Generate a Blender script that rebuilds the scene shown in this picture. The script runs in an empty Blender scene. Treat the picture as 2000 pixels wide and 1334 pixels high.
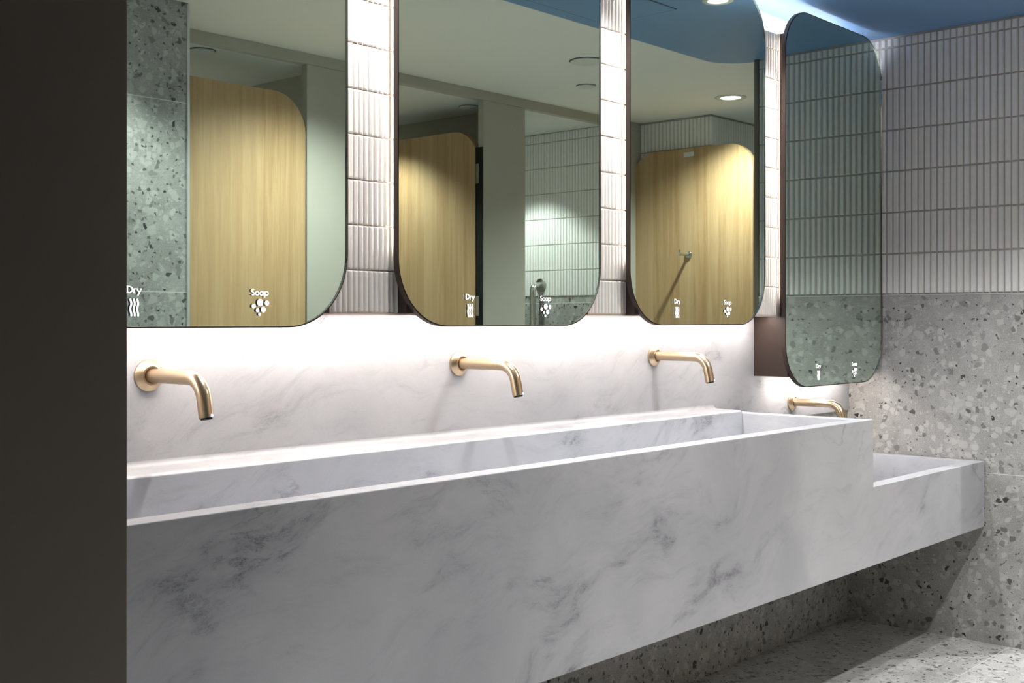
import bpy, bmesh, math, random
from math import pi, sin, cos, tan, atan, radians as R
from mathutils import Vector, Matrix
random.seed(7)
C = bpy.context.scene.collection
SC = bpy.context.scene

# ------------------------------------------------------------------ camera
# world: X runs along the basin wall to the right, Y towards that wall, Z up; camera stands at the origin
CAMZ = 1.115
cd = bpy.data.cameras.new('camera')
cd.sensor_width = 36
cd.lens = 2293.9 / 2000 * 36
cd.shift_y = -(667 - 625.7) / 2000
cd.clip_start = 0.02
cam = bpy.data.objects.new('camera', cd)
C.objects.link(cam)
cam.location = (0, 0, CAMZ)
cam.rotation_euler = (R(90), 0, R(41.97 - 90))
SC.camera = cam

# ------------------------------------------------------------------ world, exposure
w = bpy.data.worlds.new('world')
SC.world = w
w.use_nodes = True
w.node_tree.nodes['Background'].inputs[0].default_value = (.6, .62, .65, 1)
w.node_tree.nodes['Background'].inputs[1].default_value = 0.05
SC.view_settings.view_transform = 'Standard'
SC.view_settings.look = 'None'
SC.view_settings.gamma = 1
SC.view_settings.use_curve_mapping = False
SC.view_settings.exposure = 0.3
SC.cycles.caustics_reflective = False
SC.cycles.caustics_refractive = False
SC.cycles.max_bounces = 12
SC.cycles.diffuse_bounces = 5
SC.cycles.glossy_bounces = 6
SC.cycles.transmission_bounces = 8

# light levels (used by the builders of the lamps further down)
LED_SIDE, LED_DOWN, LED_UP = 33.0, 50.0, 30.0
LED_COL = (1.0, .90, .82)
LED_UP_COL = (.94, .94, 1.0)
SPOT_COL = (.985, .99, 1.0)
ALCOVE_W, CORRIDOR_W, CUBICLE_W, FILL_W = 38.0, 84.0, 42.0, 50.0

# ------------------------------------------------------------------ node helpers
class NT:
    def __init__(s, name):
        s.m = bpy.data.materials.new(name)
        s.m.use_nodes = True
        s.t = s.m.node_tree
        s.b = s.t.nodes['Principled BSDF']
        s.out = s.t.nodes['Material Output']
    def n(s, typ, ins=None, **kw):
        nd = s.t.nodes.new(typ)
        for k, v in kw.items():
            setattr(nd, k, v)
        for k, v in (ins or {}).items():
            s.set(nd.inputs[k], v)
        return nd
    def set(s, sock, v):
        if isinstance(v, bpy.types.NodeSocket):
            s.t.links.new(v, sock)
        else:
            sock.default_value = v
    def pos(s):
        return s.n('ShaderNodeNewGeometry').outputs['Position']
    def mapping(s, v, scale=(1, 1, 1), rot=(0, 0, 0), loc=(0, 0, 0)):
        return s.n('ShaderNodeMapping', {'Vector': v, 'Scale': scale, 'Rotation': rot, 'Location': loc}).outputs[0]
    def noise(s, v, scale, detail=4, rough=.5, dist=0, out='Fac'):
        return s.n('ShaderNodeTexNoise', {'Vector': v, 'Scale': scale, 'Detail': detail, 'Roughness': rough, 'Distortion': dist}).outputs[out]
    def math(s, op, a, b=0.0, clamp=False):
        nd = s.n('ShaderNodeMath', operation=op, use_clamp=clamp)
        s.set(nd.inputs[0], a); s.set(nd.inputs[1], b)
        return nd.outputs[0]
    def vmath(s, op, a, b):
        nd = s.n('ShaderNodeVectorMath', operation=op)
        s.set(nd.inputs[0], a); s.set(nd.inputs[1], b)
        return nd.outputs[0]
    def rng(s, v, a, b, c=0.0, d=1.0, smooth=True):
        nd = s.n('ShaderNodeMapRange', {'Value': v, 'From Min': a, 'From Max': b, 'To Min': c, 'To Max': d})
        if smooth: nd.interpolation_type = 'SMOOTHSTEP'
        return nd.outputs[0]
    def mix(s, f, a, b, mode='MIX'):
        nd = s.n('ShaderNodeMix', data_type='RGBA', blend_type=mode)
        s.set(nd.inputs[0], f); s.set(nd.inputs[6], a); s.set(nd.inputs[7], b)
        return nd.outputs[2]
    def sep(s, v):
        return s.n('ShaderNodeSeparateXYZ', {0: v}).outputs
    def bump(s, h, strength=.3, dist=.002):
        s.set(s.b.inputs['Normal'], s.n('ShaderNodeBump', {'Height': h, 'Strength': strength, 'Distance': dist}).outputs[0])
    def fin(s, col=None, rough=None, metal=None, spec=None):
        for k, v in (('Base Color', col), ('Roughness', rough), ('Metallic', metal), ('Specular IOR Level', spec)):
            if v is not None: s.set(s.b.inputs[k], v)
        return s.m
def rgb(r, g, b): return (r, g, b, 1)
def srgb(r, g, b):
    f = lambda c: (c / 255 / 12.92) if c / 255 <= .04045 else ((c / 255 + .055) / 1.055) ** 2.4
    return (f(r), f(g), f(b), 1)

def mat_plain(name, col, rough=.5, metal=0, spec=.5, grain=0.0):
    t = NT(name)
    c = col
    if grain:
        n = t.noise(t.pos(), 35, 5, .6)
        c = t.mix(n, tuple(x * (1 - grain) for x in col[:3]) + (1,), tuple(min(1, x * (1 + grain)) for x in col[:3]) + (1,))
    return t.fin(c, rough, metal, spec)

def mat_marble():
    t = NT('veined_white_stone')
    p = t.mapping(t.pos(), rot=(0, R(14), 0))
    warp = t.noise(p, 1.6, 3, .5, 0, 'Color')
    wv = t.n('ShaderNodeVectorMath', operation='SCALE')
    t.set(wv.inputs[0], t.vmath('SUBTRACT', warp, (.5, .5, .5))); wv.inputs['Scale'].default_value = .55
    p2 = t.vmath('ADD', p, wv.outputs[0])
    ps = t.mapping(p2, scale=(1, 1.4, 2.3))
    broad = t.rng(t.noise(p2, 1.6, 6, .6), .3, .7)
    patch = t.rng(t.noise(ps, 3.0, 5, .6), .52, .70)
    fleck = t.rng(t.noise(ps, 13, 10, .74), .44, .66)
    fine = t.rng(t.noise(t.mapping(p2, scale=(1, 1, 1.5)), 190, 4, .8), .36, .64, .25, 1)
    dark = t.math('MULTIPLY', t.math('MULTIPLY', patch, fleck), fine)
    haze = t.math('MULTIPLY', patch, .25)
    wisp = t.math('MULTIPLY', t.rng(t.noise(t.mapping(p2, scale=(1, 1.4, 5)), 6, 10, .72), .48, .76, 0, .55), t.math('ADD', t.math('MULTIPLY', fine, .5), .5))
    vein_n = t.noise(t.mapping(p2, scale=(1, 1.4, 2.2)), 2.4, 6, .58)
    vein = t.rng(t.math('ABSOLUTE', t.math('SUBTRACT', vein_n, .5)), .0, .022, 1, 0)
    vmask = t.rng(t.noise(p2, 2.6, 3, .5, 0), .54, .68)
    vein = t.math('MULTIPLY', t.math('MULTIPLY', vein, vmask), t.math('MULTIPLY', fine, .6))
    grain = t.rng(t.noise(t.pos(), 420, 2, .7), .3, .7, 0, .16)
    base = t.mix(broad, srgb(164, 166, 171), srgb(190, 191, 195))
    c = t.mix(grain, base, srgb(148, 149, 154))
    c = t.mix(wisp, c, srgb(138, 140, 147))
    c = t.mix(haze, c, srgb(124, 126, 133))
    c = t.mix(vein, c, srgb(100, 102, 110))
    c = t.mix(t.math('MULTIPLY', dark, .95), c, srgb(72, 73, 81))
    return t.fin(c, .32, 0, .45)

def mat_terrazzo(name, base_a, base_b, tile=None, grout=(.5, .5, .49)):
    t = NT(name)
    p = t.pos()
    warp = t.noise(p, 60, 2, .5, 0, 'Color')
    wv = t.n('ShaderNodeVectorMath', operation='SCALE')
    t.set(wv.inputs[0], t.vmath('SUBTRACT', warp, (.5, .5, .5))); wv.inputs['Scale'].default_value = .008
    pw = t.vmath('ADD', p, wv.outputs[0])
    cloud = t.noise(p, 9, 5, .65)
    c = t.mix(t.rng(cloud, .3, .7), base_a, base_b)
    speck = t.rng(t.noise(p, 260, 4, .7), .40, .62)
    c = t.mix(t.math('MULTIPLY', speck, .35), c, srgb(88, 88, 86))
    def layer(c, scale, lo, hi, col, edge, alpha, seed):
        v = t.vmath('ADD', pw, (seed, seed * .7, seed * 1.3))
        a = t.n('ShaderNodeTexVoronoi', {'Vector': v, 'Scale': scale}, voronoi_dimensions='3D', feature='F1')
        e = t.n('ShaderNodeTexVoronoi', {'Vector': v, 'Scale': scale}, voronoi_dimensions='3D', feature='DISTANCE_TO_EDGE')
        ch = t.n('ShaderNodeSeparateColor', {0: a.outputs['Color']}).outputs
        pick = t.math('MULTIPLY', t.math('GREATER_THAN', ch[0], lo), t.math('LESS_THAN', ch[0], hi))
        inside = t.rng(e.outputs[0], edge, edge + .05)
        f = t.math('MULTIPLY', t.math('MULTIPLY', pick, inside), alpha)
        cc = t.mix(t.math('MULTIPLY', ch[1], .5), col, base_b)
        return t.mix(f, c, cc)
    c = layer(c, 26, 0, .16, srgb(182, 182, 178), .10, .7, 3.1)
    c = layer(c, 46, 0, .18, srgb(186, 186, 182), .08, .8, 11.3)
    c = layer(c, 40, .84, .92, srgb(96, 96, 95), .09, .8, 5.7)
    c = layer(c, 50, .94, 1.0, srgb(36, 36, 36), .13, 1.0, 23.9)
    c = layer(c, 90, .87, 1.0, srgb(40, 40, 40), .12, 1.0, 41.2)
    c = layer(c, 120, 0, .10, srgb(184, 184, 180), .1, .8, 17.2)
    if tile:
        axis, dims, offs, gw = tile
        s = t.sep(p)
        f = None
        for ax, d, o in zip(axis, dims, offs):
            q = t.math('SUBTRACT', s[ax], o)
            m = t.math('ABSOLUTE', t.math('SUBTRACT', t.math('FRACT', t.math('ADD', t.math('DIVIDE', q, d), 50.5)), .5))
            g = t.math('LESS_THAN', m, gw / d / 2)
            f = g if f is None else t.math('MAXIMUM', f, g)
        c = t.mix(f, c, grout + (1,))
    return t.fin(c, .45, 0, .4)

def mat_oak():
    t = NT('oak_veneer')
    p = t.pos()
    s = t.sep(p)
    u = t.math('ADD', s[0], s[1])
    lane = t.math('FLOOR', t.math('DIVIDE', u, .083))
    rnd = t.n('ShaderNodeTexWhiteNoise', {'W': lane}, noise_dimensions='1D').outputs['Value']
    v = t.n('ShaderNodeCombineXYZ', {0: u, 1: t.math('MULTIPLY', rnd, 9.0), 2: s[2]}).outputs[0]
    g1 = t.noise(t.mapping(v, scale=(38, 1, 1.3)), 1, 6, .6, .6)
    g2 = t.noise(t.mapping(v, scale=(300, 1, 9)), 1, 4, .6)
    c = t.mix(t.rng(g1, .3, .7), srgb(164, 131, 92), srgb(192, 162, 122))
    c = t.mix(t.math('MULTIPLY', t.rng(g2, .45, .75), .45), c, srgb(138, 104, 70))
    c = t.mix(t.math('MULTIPLY', rnd, .6), c, srgb(194, 167, 130))
    t.bump(g2, .08, .001)
    return t.fin(c, .45, 0, .35)

def mat_brushed(name, col, rough, sc=(1, 1, 1), amt=.12):
    t = NT(name)
    n = t.noise(t.mapping(t.pos(), scale=sc), 300, 3, .6)
    t.set(t.b.inputs['Roughness'], t.rng(n, .3, .7, rough - amt / 2, rough + amt / 2))
    return t.fin(col, None, 1)

def mat_tile(name, col, rough=.35, var=.10):
    t = NT(name)
    n = t.noise(t.pos(), 45, 2, .5)
    n2 = t.noise(t.mapping(t.pos(), scale=(60, 60, 7)), 1, 0, .5, 0, 'Color')
    c = t.mix(n, tuple(x * (1 - var) for x in col[:3]) + (1,), col)
    c = t.mix(.05, c, n2)
    t.bump(t.noise(t.pos(), 220, 2, .5), .12, .001)
    return t.fin(c, rough, 0, .45)

def mat_emit(name, col, strength):
    t = NT(name)
    t.set(t.b.inputs['Base Color'], rgb(.8, .8, .8))
    t.set(t.b.inputs['Emission Color'], tuple(col[:3]) + (1,))
    t.set(t.b.inputs['Emission Strength'], strength)
    return t.m

def mat_glass():
    t = NT('mirror_glass')
    t.t.nodes.remove(t.b)
    g = t.n('ShaderNodeBsdfGlass', {'Color': (.975, .995, .985, 1), 'Roughness': 0.0, 'IOR': 1.5})
    t.t.links.new(g.outputs[0], t.out.inputs[0])
    return t.m

M = dict(
    marble=mat_marble(),
    terr_wall=mat_terrazzo('terrazzo_wall', srgb(158, 157, 154), srgb(178, 177, 174), ((2,), (.6191,), (1.2066,), .003), (.62, .61, .59)),
    terr_floor=mat_terrazzo('terrazzo_floor', srgb(164, 164, 162), srgb(190, 190, 187), ((0, 1), (.6, .6), (3.93, 1.42), .003), (.55, .55, .54)),
    white=mat_plain('white_paint', srgb(232, 232, 228), .7, 0, .3, .02),
    cubwhite=mat_plain('cubicle_ceiling_paint', srgb(214, 216, 214), .7, 0, .3, .02),
    blue=mat_plain('blue_paint', srgb(108, 146, 186), .55, 0, .35, .03),
    laminate=mat_plain('warm_grey_laminate', srgb(176, 172, 162), .55, 0, .4, .03),
    tile=mat_tile('glazed_finger_tile', srgb(238, 238, 236)),
    ribtile=mat_tile('convex_rib_tile', srgb(226, 222, 216), .25),
    grout=mat_plain('grout', srgb(176, 173, 168), .85, 0, .2, .05),
    ribgrout=mat_plain('rib_grout', srgb(196, 182, 172), .85, 0, .2, .05),
    bronze=mat_plain('dark_bronze', srgb(56, 46, 42), .5, .0, .25, .06),
    darksteel=mat_plain('dark_brushed_steel', srgb(108, 102, 94), .34, .3, .5, .03),
    brass=NT('brushed_brass').fin(srgb(204, 182, 152), .30, 1),
    chrome=mat_brushed('satin_steel', srgb(200, 200, 196), .22, (1, 1, 1), .08),
    black=mat_plain('matt_black', srgb(20, 20, 20), .6, 0, .3),
    oak=mat_oak(),
    glass=mat_glass(),
    silver=NT('mirror_silver').fin(rgb(.79, .875, .80), 0.0, 1),
    trimsteel=mat_plain('steel_edge_trim', srgb(206, 207, 206), .4, .35, .5),
    paleplastic=mat_plain('pale_plastic', srgb(205, 205, 198), .5, 0, .4),
    led_side=mat_emit('led_side', LED_COL, LED_SIDE),
    led_weak=mat_emit('led_weak', LED_COL, LED_SIDE * .38),
    led_down=mat_emit('led_down', LED_COL, LED_DOWN),
    led_up=mat_emit('led_up', LED_UP_COL, LED_UP),
    lens=mat_emit('lamp_lens', SPOT_COL, 9.0),
    sign=mat_emit('lit_white_sign', (1, 1, 1), 1.1),
    signback=mat_plain('sign_back', srgb(225, 225, 225), .6),
    blueled=mat_emit('blue_indicator', (.12, .25, 1.0), 3.0),
)

# ------------------------------------------------------------------ mesh helpers
class MB:
    def __init__(s): s.bm = bmesh.new()
    def box(s, x0, x1, y0, y1, z0, z1, bev=0.0, seg=2, mi=0):
        vs = [s.bm.verts.new((x, y, z)) for x in (x0, x1) for y in (y0, y1) for z in (z0, z1)]
        idx = [(0, 1, 3, 2), (4, 6, 7, 5), (0, 4, 5, 1), (2, 3, 7, 6), (0, 2, 6, 4), (1, 5, 7, 3)]
        fs = [s.bm.faces.new([vs[i] for i in f]) for f in idx]
        for f in fs: f.material_index = mi
        if bev:
            es = list({e for f in fs for e in f.edges})
            bmesh.ops.bevel(s.bm, geom=es, offset=bev, segments=seg, profile=.5, affect='EDGES')
        return s
    def prism(s, pts, d, axis, a, b, bev=0.0, mi=0):
        """pts: 2D outline; axis 'X': pts=(y,z); 'Y': pts=(x,z); 'Z': pts=(x,y); extruded from a to b"""
        def v(p, t): return {'X': (t, p[0], p[1]), 'Y': (p[0], t, p[1]), 'Z': (p[0], p[1], t)}[axis]
        A = [s.bm.verts.new(v(p, a)) for p in pts]
        B = [s.bm.verts.new(v(p, b)) for p in pts]
        n = len(pts)
        fs = [s.bm.faces.new(A), s.bm.faces.new(B[::-1])]
        for i in range(n): fs.append(s.bm.faces.new((A[i], B[i], B[(i + 1) % n], A[(i + 1) % n])))
        for f in fs: f.material_index = mi
        if bev:
            es = list({e for f in fs[:2] for e in f.edges})
            bmesh.ops.bevel(s.bm, geom=es, offset=bev, segments=2, profile=.5, affect='EDGES')
        return s
    def ring(s, outer, inner, axis, a, b):
        def v(p, t): return {'X': (t, p[0], p[1]), 'Y': (p[0], t, p[1]), 'Z': (p[0], p[1], t)}[axis]
        n = len(outer)
        L = [[s.bm.verts.new(v(p, t)) for p in q] for q, t in ((outer, a), (outer, b), (inner, b), (inner, a))]
        for k in range(4):
            P, Q = L[k], L[(k + 1) % 4]
            for i in range(n): s.bm.faces.new((P[i], Q[i], Q[(i + 1) % n], P[(i + 1) % n]))
        return s
    def lathe(s, prof, origin, axis, n=40):
        """prof: (radius, distance along axis)"""
        ax = Vector(axis).normalized()
        u = ax.orthogonal().normalized(); v = ax.cross(u)
        o = Vector(origin)
        rows = []
        for r, d in prof:
            if r < 1e-6: rows.append([s.bm.verts.new(o + ax * d)])
            else: rows.append([s.bm.verts.new(o + ax * d + (u * cos(2 * pi * k / n) + v * sin(2 * pi * k / n)) * r) for k in range(n)])
        for P, Q in zip(rows, rows[1:]):
            for k in range(n):
                a, b = P[k % len(P)], P[(k + 1) % len(P)]
                c, d = Q[(k + 1) % len(Q)], Q[k % len(Q)]
                f = [a]
                for x in (b, c, d):
                    if x not in f: f.append(x)
                if len(f) > 2: s.bm.faces.new(f)
        return s
    def tube(s, path, r, n=28, cap=True):
        pts = [Vector(p) for p in path]
        rows = []; prev = None
        for i, p in enumerate(pts):
            d = (pts[min(i + 1, len(pts) - 1)] - pts[max(i - 1, 0)]).normalized()
            if prev is None: u = d.orthogonal().normalized()
            else: u = (prev - d * prev.dot(d)).normalized()
            prev = u; v = d.cross(u)
            rows.append([s.bm.verts.new(p + (u * cos(2 * pi * k / n) + v * sin(2 * pi * k / n)) * r) for k in range(n)])
        for P, Q in zip(rows, rows[1:]):
            for k in range(n): s.bm.faces.new((P[k], P[(k + 1) % n], Q[(k + 1) % n], Q[k]))
        if cap: s.bm.faces.new(rows[0][::-1]); s.bm.faces.new(rows[-1])
        return s
    def poly(s, pts3, mi=0):
        f = s.bm.faces.new([s.bm.verts.new(p) for p in pts3]); f.material_index = mi
        return s
    def build(s, name, mats, parent=None, smooth=False, recalc=True):
        if recalc: bmesh.ops.recalc_face_normals(s.bm, faces=s.bm.faces)
        me = bpy.data.meshes.new(name)
        off = Vector((0, 0, 0)) if parent is None else world_loc(parent)
        if off.length: bmesh.ops.translate(s.bm, verts=s.bm.verts, vec=-off)
        s.bm.to_mesh(me); s.bm.free()
        for m in (mats if isinstance(mats, (list, tuple)) else [mats]): me.materials.append(m)
        if smooth:
            for p in me.polygons: p.use_smooth = True
            me.set_sharp_from_angle(angle=R(35))
        o = bpy.data.objects.new(name, me)
        C.objects.link(o)
        if parent is not None: o.parent = parent
        return o
def world_loc(o):
    v = Vector((0, 0, 0))
    while o is not None: v += o.location; o = o.parent
    return v
def tag(o, label, cat, group=None, kind=None):
    o['label'] = label; o['category'] = cat
    if group: o['group'] = group
    if kind: o['kind'] = kind
    return o
def thing(name, label, cat, loc, group=None):
    o = bpy.data.objects.new(name, None)
    o.empty_display_size = .05
    C.objects.link(o); o.location = loc
    return tag(o, label, cat, group)
def struct(o, label, cat):
    return tag(o, label, cat, None, 'structure')
def rrect(x0, x1, z0, z1, r, n=14, corners=(1, 1, 1, 1)):
    """corners: bottom-left, bottom-right, top-right, top-left"""
    P = []
    for i, (cx, cz, a0) in enumerate(((x0, z0, 180), (x1, z0, 270), (x1, z1, 0), (x0, z1, 90))):
        if not corners[i]: P.append((cx, cz)); continue
        ox = cx + (r if i in (0, 3) else -r); oz = cz + (r if i in (0, 1) else -r)
        for k in range(n + 1):
            a = R(a0 + 90 * k / n); P.append((ox + r * cos(a), oz + r * sin(a)))
    return P

def tiles(mb, o, u, nrm, width, z0, z1, pu, tw, pz, th, thick, prof='flat', phase=0.0, zphase=None, bev=.003):
    """lays finger tiles on a wall patch starting at o, along u for width, heights z0..z1 (course lines at zphase+k*pz)"""
    o, u, nrm = Vector(o), Vector(u), Vector(nrm)
    Zv = Vector((0, 0, 1)); bm = mb.bm
    def V(a, z, d): return bm.verts.new(o + u * a + nrm * d + Zv * z)
    def face(vs, sm=False):
        f = bm.faces.new(vs); f.smooth = sm
    zphase = z0 if zphase is None else zphase
    k = math.floor((z0 - zphase) / pz + 1e-6)
    gz = (pz - th) / 2; gu = (pu - tw) / 2
    while zphase + k * pz < z1 - .004:
        za, zb = max(z0, zphase + k * pz + gz), min(z1, zphase + (k + 1) * pz - gz)
        k += 1
        if zb - za < .006: continue
        a = -phase
        while a < width - .003:
            a0, a1 = max(0, a + gu), min(width, a + pu - gu)
            a += pu
            if a1 - a0 < .004: continue
            if prof == 'flat':
                B = [V(a0, za, 0), V(a1, za, 0), V(a1, zb, 0), V(a0, zb, 0)]
                T = [V(a0 + bev, za + bev, thick), V(a1 - bev, za + bev, thick), V(a1 - bev, zb - bev, thick), V(a0 + bev, zb - bev, thick)]
                face(T)
                for i in range(4): face((B[i], B[(i + 1) % 4], T[(i + 1) % 4], T[i]))
            else:
                ns = 8; rows = []
                jit = random.uniform(.88, 1.08)
                for zz, s in ((za, .3), (za + .0006, .75), (za + .002, 1), (za + .0045, 1), (zb - .0045, 1), (zb - .002, 1), (zb - .0006, .75), (zb, .3)):
                    rows.append([V(a0 + (a1 - a0) * i / ns, zz, thick * s * jit * (.12 + .88 * math.sqrt(max(0, 1 - (2 * i / ns - 1) ** 2)))) for i in range(ns + 1)])
                for P, Q in zip(rows, rows[1:]):
                    for i in range(ns): face((P[i], P[i + 1], Q[i + 1], Q[i]), True)

# ------------------------------------------------------------------ key dimensions (metres)
YB = 2.004                    # splashback face
XE = 4.115                    # right-hand nib wall face
XL = .769                     # left-hand nib wall face
YN = 1.353                    # free ends of both nib walls
ZC = 2.151                    # ceiling
ZT = 1.2066                   # top of the terrazzo dado
YK = 1.908; ZK0, ZK1 = 1.130, 2.047   # tiled bulkhead
YM = 1.867                    # mirror face
YC = .092                     # cubicle front
ZCC = 2.115                   # ceiling inside the cubicles
BX = 3.4243                   # left side of the last mirror's box

# ------------------------------------------------------------------ setting
struct(MB().box(-1.3, 7.1, -1.6, 2.2, -.08, 0).build('floor', M['terr_floor']), 'grey terrazzo floor below the long stone basin', 'floor')
# white ceiling, with the blue field of the basin alcove set into it
struct(MB().box(-1.3, 7.1, -1.6, 2.2, ZC + .004, ZC + .1).build('ceiling', M['white']), 'white painted ceiling seen in the mirrors', 'ceiling')
bl = rrect(.74, 4.155, 1.176, 2.45, .16, 16, (1, 1, 0, 0))
bl = [(x, min(y, 2.2)) for x, y in bl]
struct(MB().prism(bl, 0, 'Z', ZC, ZC + .0041).build('ceiling_alcove', M['blue']), 'blue painted ceiling field above the basins', 'ceiling')
# basin wall: terrazzo below, paint above
wb = struct(MB().box(XL - .3, XE + .2, YB + .006, 2.2, 0, .84).build('wall_back', M['terr_wall']), 'basin wall, dark terrazzo below the stone trough', 'wall')
MB().box(XL - .3, XE + .2, YB + .006, 2.2, .84, ZC + .02).build('paint', M['white'], wb)
struct(MB().box(XL, XE, YB, YB + .006, .78, ZK0 + .05).build('wall_splashback', M['marble']), 'pale veined stone splashback between the basin and the mirrors', 'splashback')

# bulkhead clad in convex rib tiles
bk = struct(MB().box(XL, BX - .0005, YK + .0065, YB + .0055, ZK0, ZK1 - .001).build('wall_upper', M['ribgrout']), 'projecting tiled bulkhead behind the first three mirrors', 'wall')
mb = MB()
tiles(mb, (XL, YK + .0067, 0), (1, 0, 0), (0, -1, 0), BX - .006 - XL, ZK0 + .001, ZK1 - .002, .01453, .0124, .096, .0936, .0072, 'round', .004, 1.2220 - .096)
mb.build('tile_cladding', M['ribtile'], bk, recalc=False)
MB().box(BX - .006, BX - .0006, YK - .001, YK + .006, ZK0 - .003, ZK1).box(XL, BX - .006, YK - .001, YK + .006, ZK0 - .003, ZK0 + .0005).build('edge_bead', M['ribgrout'], bk)

# right nib wall: terrazzo dado, finger tile above, dark end cap
wr = struct(MB().box(XE, XE + .185, YN, 2.2, 0, ZT).box(XE + .008, XE + .185, YN, 2.2, ZT, ZC + .02).build('wall_right', M['terr_wall']), 'short end wall right of the basins, tile above terrazzo', 'wall')
mb = MB()
tiles(mb, (XE + .0078, YN, 0), (0, 1, 0), (-1, 0, 0), 2.004 - YN, ZT + .004, ZC - .006, .0234, .0206, .1506, .1476, .008, 'flat', .010, ZT + .001, .0038)
mb.build('tile_cladding', M['tile'], wr)
MB().box(XE + .0055, XE + .008, YN, 2.2, ZT, ZC + .02).build('grout_bed', M['grout'], wr)
MB().box(XE - .0012, XE + .004, YN, 2.0, ZT - .001, ZT + .003).build('edge_trim', M['trimsteel'], wr)
MB().box(XE - .002, XE + .19, YN - .02, YN - .0005, 0, ZC - .001).build('end_cap', M['darksteel'], wr)
# left nib wall with its dark metal end panel (the dark band at the left of the view)
wl = struct(MB().box(XL - .3, XL, YN, 2.2, 0, ZC + .02).build('wall_left', M['terr_wall']), 'nib wall left of the basins behind dark metal panel', 'wall')
MB().box(XL - .303, XL + .002, YN - .012, YN - .0005, 0, ZC - .001, .0015).build('end_panel', M['darksteel'], wl)

# terrazzo nib opposite the mirrors, with its steel corner trim
wo = struct(MB().box(1.25, 2.154, -1.6, .376, 0, ZC + .02).build('wall_opposite', M['terr_wall']), 'terrazzo wall block with steel corner trim, reflected in first mirror', 'wall')
MB().box(2.148, 2.1575, .368, .3795, 0, ZC, .0015).build('corner_trim', M['trimsteel'], wo)
# tiled wall block at the right, beyond the cubicles
ws = struct(MB().box(4.796, 7.1, -1.6, .06, 0, ZC + .02).box(5.076, 7.1, .06, .524, 0, ZC + .02).build('wall_side', M['terr_wall']), 'tiled wall block with a corner, seen in the third mirror', 'wall')
mb = MB()
ZB3 = 1.243
tiles(mb, (5.076, YC, 0), (0, 1, 0), (-1, 0, 0), .53 - YC, ZB3, ZC - .004, .0234, .0205, .1506, .1478, .006, 'flat', .0, ZB3, .0028)
tiles(mb, (5.07, .524, 0), (1, 0, 0), (0, 1, 0), 1.6, ZB3, ZC - .004, .0234, .0205, .1506, .1478, .006, 'flat', .0, ZB3, .0028)
tiles(mb, (4.796, -1.45, 0), (0, 1, 0), (-1, 0, 0), 1.51, ZB3, ZCC - .002, .0195, .017, .137, .1345, .006, 'flat', .0, ZB3, .0028)
mb.build('tile_cladding', M['tile'], ws)
MB().box(5.0745, 5.076, YC, .525, ZB3, ZC).box(5.0745, 7.0, .524, .5255, ZB3, ZC).box(4.7945, 4.796, -1.45, .06, ZB3, ZCC).build('grout_bed', M['grout'], ws)
# outer shell of the room (mostly out of sight)
struct(MB().box(-1.4, -1.3, -1.6, 2.2, 0, ZC + .02).build('wall_entry', M['terr_wall']), 'grey terrazzo wall at the entrance behind the camera', 'wall')
struct(MB().box(7.1, 7.2, -1.6, 2.2, 0, ZC + .02).build('wall_far', M['white']), 'plain white wall at the far corridor end', 'wall')
struct(MB().box(-1.3, 1.25, -1.7, -1.6, 0, ZC + .02).build('wall_rear', M['terr_wall']), 'grey terrazzo wall behind the camera', 'wall')
struct(MB().box(2.154, 4.796, -1.7, -1.45, 0, ZC + .02).build('wall_cubicle', M['tile']), 'rear wall inside the toilet cubicles', 'wall')
struct(MB().box(XE + .2, 7.1, 2.1, 2.2, 0, ZC + .02).build('wall_corridor', M['terr_wall']), 'terrazzo corridor wall beyond the short end wall', 'wall')
struct(MB().box(-1.3, XL - .3, 2.1, 2.2, 0, ZC + .02).build('wall_lobby', M['terr_wall']), 'terrazzo lobby wall left of the basins', 'wall')
struct(MB().box(2.154, 4.796, -1.45, .05, ZCC, ZC + .003).build('ceiling_cubicle', M['cubwhite']), 'lower ceiling inside the toilet cubicles', 'ceiling')

# ------------------------------------------------------------------ stone wash trough
tr = thing('wash_trough', 'long pale veined stone wash trough with a lower basin at its right end', 'basin', (2.44, 1.75, .4027))
ZR1, ZR2, ZBT, XT, YI = .8275, .629, .4027, 3.2354, 1.5485
YF = 1.5; XR = XE - .008
MB().prism([(XL, ZBT), (XR, ZBT), (XR, ZR2), (XT, ZR2), (XT, ZR1), (XL, ZR1)], 0, 'Y', YF, YI, .0016).box(XL, XR, YI - .001, YB - .001, ZBT, ZBT + .02).build('apron', M['marble'], tr)
def basin(x0, x1, zr, zfloor, wr, left):
    mb = MB()
    yl = 1.90
    prof = [(yl, zfloor - .02), (yl, zr + .004)]
    prof += [(yl + .006 - .006 * cos(R(a)), zr + .003 + .006 * sin(R(a))) for a in (30, 60, 90)]
    prof += [(1.991, zr + .0105)] + [(1.991 + .012 * sin(R(a)), zr + .0105 + .012 * (1 - cos(R(a)))) for a in (15, 30, 45, 60, 75)]
    prof += [(YB - .0008, zr + .022), (YB - .0008, zfloor - .02)]
    mb.prism(prof, 0, 'X', x0, x1 - wr)
    mb.prism([(yl, zfloor - .02), (yl, zr), (YB - .0008, zr + .004), (YB - .0008, zfloor - .02)], 0, 'X', x1 - wr + .0002, x1)
    if left: mb.box(x0, x0 + .05, YI - .0005, yl + .004, zfloor - .02, zr, .0012)
    mb.box(x1 - wr, x1, YI - .0005, yl + .004, ZBT + .02 if zr > .7 else zfloor - .02, zr, .0012)
    mb.prism([(YI - .002, zfloor + .02), (YI - .002, zfloor - .02), (yl + .002, zfloor - .02), (yl + .002, zfloor)], 0, 'X', x0, x1)
    return mb
basin(XL, XT, ZR1, .69, .059, False).build('basin', M['marble'], tr, True)
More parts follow.
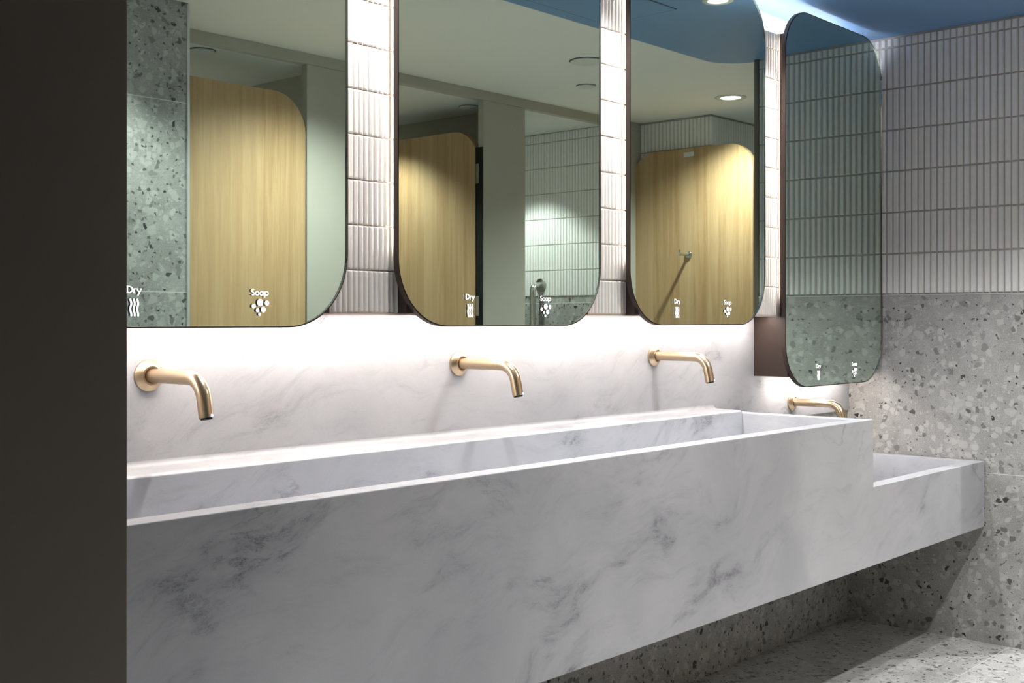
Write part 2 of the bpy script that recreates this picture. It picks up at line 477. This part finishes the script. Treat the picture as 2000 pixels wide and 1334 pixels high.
bb = basin(XT + .0005, XR, ZR2, .50, .049, False).build('basin', M['marble'], tr, True)
bb['label'] = 'lower basin at the right end'
mb = MB()
mb.lathe([(0, 0), (.028, 0), (.03, .002), (.03, .006), (0, .006)], (2.1, 1.73, .7005), (0, 0, 1))
mb.build('drain', M['chrome'], tr, True)

# ------------------------------------------------------------------ taps
def tap(x, z, label):
    t = thing('wall_tap', label, 'tap', (x, YB, z), 'brushed brass wall taps above the trough')
    MB().lathe([(0, 0), (.030, 0), (.030, .005), (.0285, .0068), (.0185, .0145), (.0150, .0145), (.0150, .006), (0, .006)], (x, YB, z), (0, -1, 0), 56).build('rose', M['brass'], t, True)
    bend, ang, L = .046, 77, .142
    path = [(x, YB - .005, z), (x, YB - .05, z), (x, YB - L * .7, z), (x, YB - L, z)]
    for k in range(1, 15):
        a = R(ang * k / 14)
        path.append((x, YB - L - bend * sin(a), z - bend * (1 - cos(a))))
    e = Vector(path[-1]); d = Vector((0, -cos(R(ang)), -sin(R(ang))))
    path.append(tuple(e + d * .018)); tip = e + d * .036; path.append(tuple(tip))
    sp = MB().tube(path, .0132, 36).build('spout', M['brass'], t, True)
    MB().lathe([(0, 0), (.0105, 0), (.0105, .002), (0, .002)], tip + d * .0002, d, 28).build('aerator', M['black'], sp, True)
    s = tip + Vector((0, -.0118, .003)); 
    MB().lathe([(0, .0015), (.0022, .0013), (.0026, 0), (0, 0)], tip - d * .004 + Vector((.0034, -.0127, .002)), Vector((.25, -1, .1)), 14).build('indicator_light', M['blueled'], sp, True)
    return t
tap(1.195, 1.0105, 'brushed brass wall tap nearest the dark metal panel')
tap(2.033, 1.0105, 'brushed brass wall tap under the second mirror from the dark panel')
tap(2.852, 1.0105, 'brushed brass wall tap under the third mirror, left of the brown mirror box')
tap(3.679, .832, 'lower brushed brass wall tap beside the end wall, partly hidden by trough')

# ------------------------------------------------------------------ mirrors
def stroke(pts, w, closed=False):
    """flat outline strip around a polyline; returns quads (2D)"""
    n = len(pts); V = [Vector(p) for p in pts]; out = []; Ls = []; Rs = []
    for i in range(n):
        if closed: a, b = V[(i - 1) % n], V[(i + 1) % n]
        else: a, b = V[max(i - 1, 0)], V[min(i + 1, n - 1)]
        d = (b - a).normalized(); nn = Vector((-d.y, d.x)) * w / 2
        Ls.append(V[i] + nn); Rs.append(V[i] - nn)
    for i in range(n if closed else n - 1):
        j = (i + 1) % n
        out.append((Ls[i], Rs[i], Rs[j], Ls[j]))
    return out
def arc(cx, cy, rx, ry, a0, a1, n=20):
    return [(cx + rx * cos(R(a0 + (a1 - a0) * k / n)), cy + ry * sin(R(a0 + (a1 - a0) * k / n))) for k in range(n + 1)]
def glyph(ch):
    """geometric sans letters, cap height 1; returns list of (points, closed), advance"""
    x = .66; r = x / 2
    if ch == 'D': return [([(.07, 0), (.07, 1)], 0), ([(.0, .93)] + [(.22, .93)] + arc(.22, .5, .47, .43, 90, -90, 24) + [(.0, .07)], 0)], .80
    if ch == 'r': return [([(.07, 0), (.07, x)], 0), (arc(.27, .40, .20, .21, 175, 70, 10), 0)], .42
    if ch == 'y': return [([(.03, x), (.29, .05)], 0), ([(.55, x), (.14, -.30)], 0)], .60
    if ch == 'S': return [(arc(.27, .735, .195, .195, 35, 250, 18) + arc(.27, .27, .21, .215, 90, -150, 22)[1:], 0)], .58
    if ch == 'o': return [(arc(.35, r, .28, r - .05, 0, 342, 19), 1)], .71
    if ch == 'a': return [(arc(.34, r, .27, r - .05, 0, 342, 19), 1), ([(.64, 0), (.64, x)], 0)], .80
    if ch == 'p': return [(arc(.38, r, .28, r - .05, 0, 342, 19), 1), ([(.08, -.32), (.08, x)], 0)], .72
def sign(mb, polys, cx, cz, y):
    """front faces lit, back faces plain, on a sheet .3 mm thick"""
    for q in polys:
        mb.poly([(cx + p[0], y, cz + p[1]) for p in q], 0)
        mb.poly([(cx + p[0], y + .0003, cz + p[1]) for p in reversed(q)], 1)
def word(txt, cap, wt, width):
    polys = []; x = 0
    for ch in txt:
        g, adv = glyph(ch)
        for pts, closed in g:
            polys += stroke([((x + p[0]) * cap, p[1] * cap) for p in pts], wt * cap, bool(closed))
        x += adv
    tot = x * cap
    k = width / tot
    return [[((p[0] - tot / 2) * k, p[1]) for p in q] for q in polys]

def mirror(x0, x1, z0, z1, bx0, bx1, bz0, by1, label, led_z, shift=0.0):
    cx = (x0 + x1) / 2
    t = thing('mirror', label, 'mirror', (cx, YM + .007, z0), 'rounded backlit mirrors over the trough')
    Rr = .15
    out = rrect(x0, x1, z0, z1, Rr, 28)
    def ins(d): return rrect(x0 + d, x1 - d, z0 + d, z1 - d, Rr - d, 28)
    MB().ring(out, ins(.0026), 'Y', YM + .0012, YM + .0142).build('frame', M['bronze'], t, True)
    g = MB().prism(ins(.0030), 0, 'Y', YM, YM + .0055).build('glass', M['glass'], t, True)
    mb = MB(); mb.poly([(p[0], YM + .0057, p[1]) for p in ins(.0030)])
    so = mb.build('silvering', M['silver'], g, False)
    MB().prism(ins(.0028), 0, 'Y', YM + .0062, YM + .0138).build('backing_board', M['black'], t)
    b = MB().box(bx0, bx1, YM + .0139, by1, bz0, ZK1, .0004).build('mounting_box', M['bronze'], t)
    # light strips around the mounting box, hidden behind the mirror
    ya, yb = YM + .0148, YM + .0225
    la, lb = led_z
    MB().box(bx0 - .003, bx0 - .0005, ya, yb, la, lb).build('light_strip', M['led_side'], t)
    MB().box(bx1 + .0005, bx1 + .003, ya, yb, la, lb).build('light_strip', M['led_side' if bz0 < 1.0 else 'led_weak'], t)
    if bz0 < 1.0: MB().box(bx0 + .06, bx1 - .03, 1.935, 1.953, bz0 - .0012, bz0 - .0002).build('light_strip', M['led_down'], t)
    # lit pictograms printed on the glass
    y = YM - .0004
    mb = MB(); dx = cx - .133 + shift
    sign(mb, word('Dry', .0128, .155, .029), dx, 1.1625 + z0 - 1.101, y)
    zt, zb = 1.1528 + z0 - 1.101, 1.1222 + z0 - 1.101
    for k in (-1, 0, 1):
        pts = [(k * .0066 + .0011 * sin(2 * pi * 1.6 * j / 30 + .6), (zt - zb) * (j / 30 - .5)) for j in range(31)]
        sign(mb, stroke(pts, .0034), dx, (zt + zb) / 2, y)
    mb.build('dry_sign', [M['sign'], M['signback']], t, recalc=False)
    mb = MB(); dx = cx + .133 + shift
    sign(mb, word('Soap', .0125, .155, .040), dx, 1.1627 + z0 - 1.101, y)
    for bx, bz, r in ((1.3, 8.4, 6.9), (17, 7.5, 5.0), (-13.7, 1.6, 4.4), (8.4, -5, 5.6), (-4.8, -6.5, 3.7), (0, -14.3, 3.1)):
        sign(mb, [[(x_ / 1000, z_ / 1000) for x_, z_ in arc(bx, bz, r, r, 0, 350, 35)]], dx - .001, 1.1408 + z0 - 1.101, y)
    mb.build('soap_sign', [M['sign'], M['signback']], t, recalc=False)
    return t
ZM, ZM4, ZMT = 1.101, .8942, 2.130
mirror(.855, 1.572, ZM, ZMT, .893, 1.534, ZK0, YK + .004, 'tall rounded backlit mirror beside the dark metal panel, reflecting terrazzo and oak door', (ZK0 + .14, ZK1 - .02), .006)
mirror(1.7095, 2.4225, ZM, ZMT, 1.7475, 2.3845, ZK0, YK + .004, 'tall rounded backlit mirror reflecting an open oak cubicle door and grab rail', (ZK0 + .14, ZK1 - .02))
mirror(2.5475, 3.2635, ZM, ZMT, 2.5855, 3.2255, ZK0, YK + .004, 'tall rounded backlit mirror reflecting an oak door with coat hook', (ZK0 + .14, ZK1 - .02))
mirror(3.388, 4.101, ZM4, ZMT, BX, 4.058, ZM4 + .037, YB - .0004, 'longer backlit mirror hung lower against the end wall, with brown side box', (1.19, ZK1 - .02))
# light trough along the top of the bulkhead, washing the ceiling
t = thing('cove_light', 'hidden light strip on top of the bulkhead washing the ceiling', 'light', (2.4, 1.94, ZK1))
MB().box(XL + .02, 3.98, 1.968, 1.986, ZK1 + .0002, ZK1 + .006).build('light_strip', M['led_up'], t)

t = thing('bulkhead_light', 'hidden light strip under the tiled bulkhead washing the splashback', 'light', (2.1, 1.94, ZK0))
MB().box(XL + .02, BX - .02, 1.935, 1.953, ZK0 - .0012, ZK0 - .0002).build('light_strip', M['led_down'], t)

# ------------------------------------------------------------------ ceiling fittings
def downlight(x, y, z, r, watts, label, cat='light', size=98, blend=.6, group='recessed downlights', tilt=(0, 0)):
    t = thing('downlight', label, cat, (x, y, z), group)
    MB().lathe([(r, 0), (r, -.003), (r * .93, -.005), (r * .66, -.004), (r * .60, -.0005), (r, 0)], (x, y, z), (0, 0, 1), 44).build('trim_ring', M['paleplastic'], t, True)
    MB().lathe([(0, -.0012), (r * .60, -.0012), (r * .60, -.0002), (0, -.0002)], (x, y, z), (0, 0, 1), 40).build('lens', M['lens'], t)
    ld = bpy.data.lights.new('lamp', 'SPOT')
    ld.energy = watts; ld.color = SPOT_COL; ld.spot_size = R(size); ld.spot_blend = blend; ld.shadow_soft_size = .028
    lo = bpy.data.objects.new('lamp', ld); C.objects.link(lo); lo.parent = t
    lo.location = (0, 0, -.012); lo.rotation_euler = (R(tilt[0]), R(tilt[1]), 0)
    return t
for x, l in ((1.64, 'recessed downlight in the blue ceiling, nearest the dark panel'), (2.43, 'recessed downlight in the blue ceiling, middle one over the trough'),
             (3.27, 'lit recessed downlight in the blue ceiling, reflected at the top of third mirror')):
    downlight(x, 1.693, ZC, .050, ALCOVE_W, l)
downlight(4.757, .832, ZC + .004, .074, CORRIDOR_W, 'lit recessed downlight in the white ceiling, above oak door with coat hook', size=135, blend=.8)
downlight(2.75, .62, ZC + .004, .074, CORRIDOR_W, 'recessed downlight in the white ceiling, in front of the closed oak door', size=140, blend=.8)
downlight(3.62, 1.0, ZC + .004, .050, CORRIDOR_W * .52, 'recessed downlight in the white ceiling, before the short end wall', size=84, blend=.7)
downlight(1.85, .66, ZC + .004, .074, CORRIDOR_W * .42, 'recessed downlight in the white ceiling, above the terrazzo wall block', size=92, blend=.6)
downlight(.12, -.6, ZC + .004, .074, FILL_W, 'added fill lamp in the white lobby ceiling behind the camera', size=130)  # unseen lamp added to lift the ambient bounce light
downlight(6.2, 1.2, ZC + .004, .074, FILL_W, 'added fill lamp in the white ceiling far along the corridor', size=130)  # second unseen fill lamp, added for more bounced light
downlight(2.5, -.75, ZCC, .05, CUBICLE_W, 'recessed downlight inside the cubicle behind the closed oak door', size=130)
downlight(3.58, -.50, ZCC, .05, CUBICLE_W, 'recessed downlight inside the cubicle with the open oak door', size=116)
downlight(4.42, -.36, ZCC, .05, CUBICLE_W, 'recessed downlight inside the cubicle with the grab rail', size=95, blend=.35)
def disc(name, x, y, z, r, label, cat):
    t = thing(name, label, cat, (x, y, z))
    MB().lathe([(r * 1.04, 0), (r * 1.04, -.002), (r * .98, -.002), (r * .98, 0)], (x, y, z), (0, 0, 1), 40).build('rim', M['black'], t, True)
    MB().lathe([(r * .98, -.0002), (r * .97, -.006), (r * .8, -.009), (0, -.010), ], (x, y, z), (0, 0, 1), 40).build('cover', M['cubwhite'], t, True)
disc('ceiling_speaker', 3.70, .815, ZC + .004, .068, 'wide pale round speaker cover in the white ceiling, at edge of second mirror', 'speaker')
disc('sprinkler_cover', 4.089, .503, ZC + .004, .043, 'small pale round cover in the white ceiling below the speaker cover', 'cover')
disc('ceiling_vent', 2.466, -.024, ZCC, .05, 'round cover in the ceiling above the closed oak door', 'vent')
disc('ceiling_vent', 3.95, -.083, ZCC, .046, 'round cover in the ceiling above the open oak door', 'vent')
ah = thing('access_hatch', 'square flush access hatch in the blue ceiling', 'hatch', (3.03, 1.40, ZC))
MB().box(2.79, 3.27, 1.24, 1.53, ZC - .0016, ZC - .0001).build('panel', M['blue'], ah)
MB().ring(rrect(2.786, 3.274, 1.236, 1.534, .002, 2), rrect(2.79, 3.27, 1.24, 1.53, .002, 2), 'Z', ZC - .0008, ZC - .0001).build('gap_line', M['black'], ah)

# ------------------------------------------------------------------ cubicle fronts
for x0, x1, l in ((2.864, 3.15, 'warm grey cubicle pilaster right of the closed oak door'),
                  (3.862, 4.148, 'warm grey cubicle pilaster between open oak door and tiled cubicle'),
                  (4.79, 5.0735, 'narrow grey cubicle pilaster left of the door with coat hook')):
    o = MB().box(x0, x1, YC - .032, YC, 0, 2.1118, .0008).build('cubicle_pilaster', M['laminate'])
    tag(o, l, 'partition', 'cubicle pilasters')
o = MB().box(2.1575, 5.0735, YC - .036, YC + .0015, 2.1125, ZC + .0035, .0008).build('cubicle_headrail', M['laminate'])
tag(o, 'grey headrail along the top of the cubicle fronts', 'rail')
for x0, x1, l in ((2.985, 3.03, 'partition wall between closed-door cubicle and open-door cubicle'), (4.10, 4.148, 'partition wall between open-door cubicle and grab rail cubicle')):
    o = MB().box(x0, x1, -1.449, YC - .0325, 0, ZCC - .0005).build('cubicle_partition', M['laminate'])
    tag(o, l, 'partition', 'cubicle partitions')

# ------------------------------------------------------------------ oak doors
def oak_door(name, axis, a0, a1, d0, d1, r, label, z0=.12, z1=1.987, both=True):
    cl = ((a0 + a1) / 2, (d0 + d1) / 2, z0) if axis == 'Y' else ((d0 + d1) / 2, (a0 + a1) / 2, z0)
    t = thing(name, label, 'door', cl)
    t['kind'] = 'structure'
    MB().prism(rrect(a0, a1, z0, z1, r, 16, (0, 0, 1, 1)), 0, axis, d0, d1, .0015).build('leaf', M['oak'], t)
    return t
d1 = oak_door('door_1', 'Y', 2.166, 2.858, YC - .034, YC - .002, .15, 'closed oak cubicle door with rounded top corners')
MB().box(2.859, 2.8635, YC - .034, YC - .006, .12, 1.86).build('gap_shade', M['black'], d1)  # black strip standing in for the shade in the gap beside the leaf
MB().box(2.8592, 2.8637, YC - .0055, YC - .001, 1.72, 1.82).build('hinge', M['chrome'], d1)
d2 = oak_door('door_2', 'X', -.60, .048, 3.868, 3.902, .15, 'oak cubicle door standing open into the cubicle')
MB().box(3.8555, 3.8615, .0485, .0915, .12, 1.90).box(3.8555, 3.8995, .0485, .0555, .12, 1.90).build('gap_shade', M['black'], d2)  # black strips cover the pilaster side to draw the hinge gap's darkness
for z in (1.78, 1.18, .35):
    MB().box(3.850, 3.8556, .056, .074, z - .045, z + .045, .001).build('hinge', M['chrome'], d2)
d3 = oak_door('door_3', 'X', .076, .791, 5.028, 5.062, .13, 'oak door with coat hook standing open against the tiled wall')
MB().lathe([(0, 0), (.019, 0), (.019, .006), (.017, .009), (.008, .010), (.008, .075), (.0075, .078), (.010, .080), (.010, .092), (0, .093)], (5.028, .423, 1.448), (-1, 0, 0), 32).tube([(4.945, .423, 1.452), (4.945, .423, 1.468)], .004, 12).build('coat_hook', M['chrome'], d3, True)
MB().box(5.024, 5.028, .395, .455, 1.945, 1.968, .001).build('door_bumper', M['paleplastic'], d3)
for z in (1.75, .4):
    MB().box(5.0625, 5.0735, .080, .105, z - .045, z + .045, .001).build('hinge', M['chrome'], d3)

# ------------------------------------------------------------------ grab rail in the cubicle
gx, gy = 4.722, -.36
g = thing('grab_rail', 'curved stainless grab rail on the tiled cubicle wall', 'rail', (4.79, gy, .8))
path = [(4.786, gy, 1.303), (gx + .035, gy, 1.303)] + [(gx + .035 - .035 * sin(R(a)), gy, 1.303 - .035 * (1 - cos(R(a)))) for a in range(10, 91, 10)]
path += [(gx, gy, 1.1), (gx, gy, .835)] + [(gx + .035 - .035 * cos(R(a)), gy, .835 - .035 * sin(R(a))) for a in range(10, 91, 10)] + [(4.786, gy, .80)]
MB().tube(path, .016, 24).build('rail', M['chrome'], g, True)
for z in (1.303, .80):
    MB().lathe([(0, 0), (.036, 0), (.036, .004), (.032, .007), (.017, .008), (0, .008)], (4.7895, gy, z), (-1, 0, 0), 32).build('flange', M['chrome'], g, True)
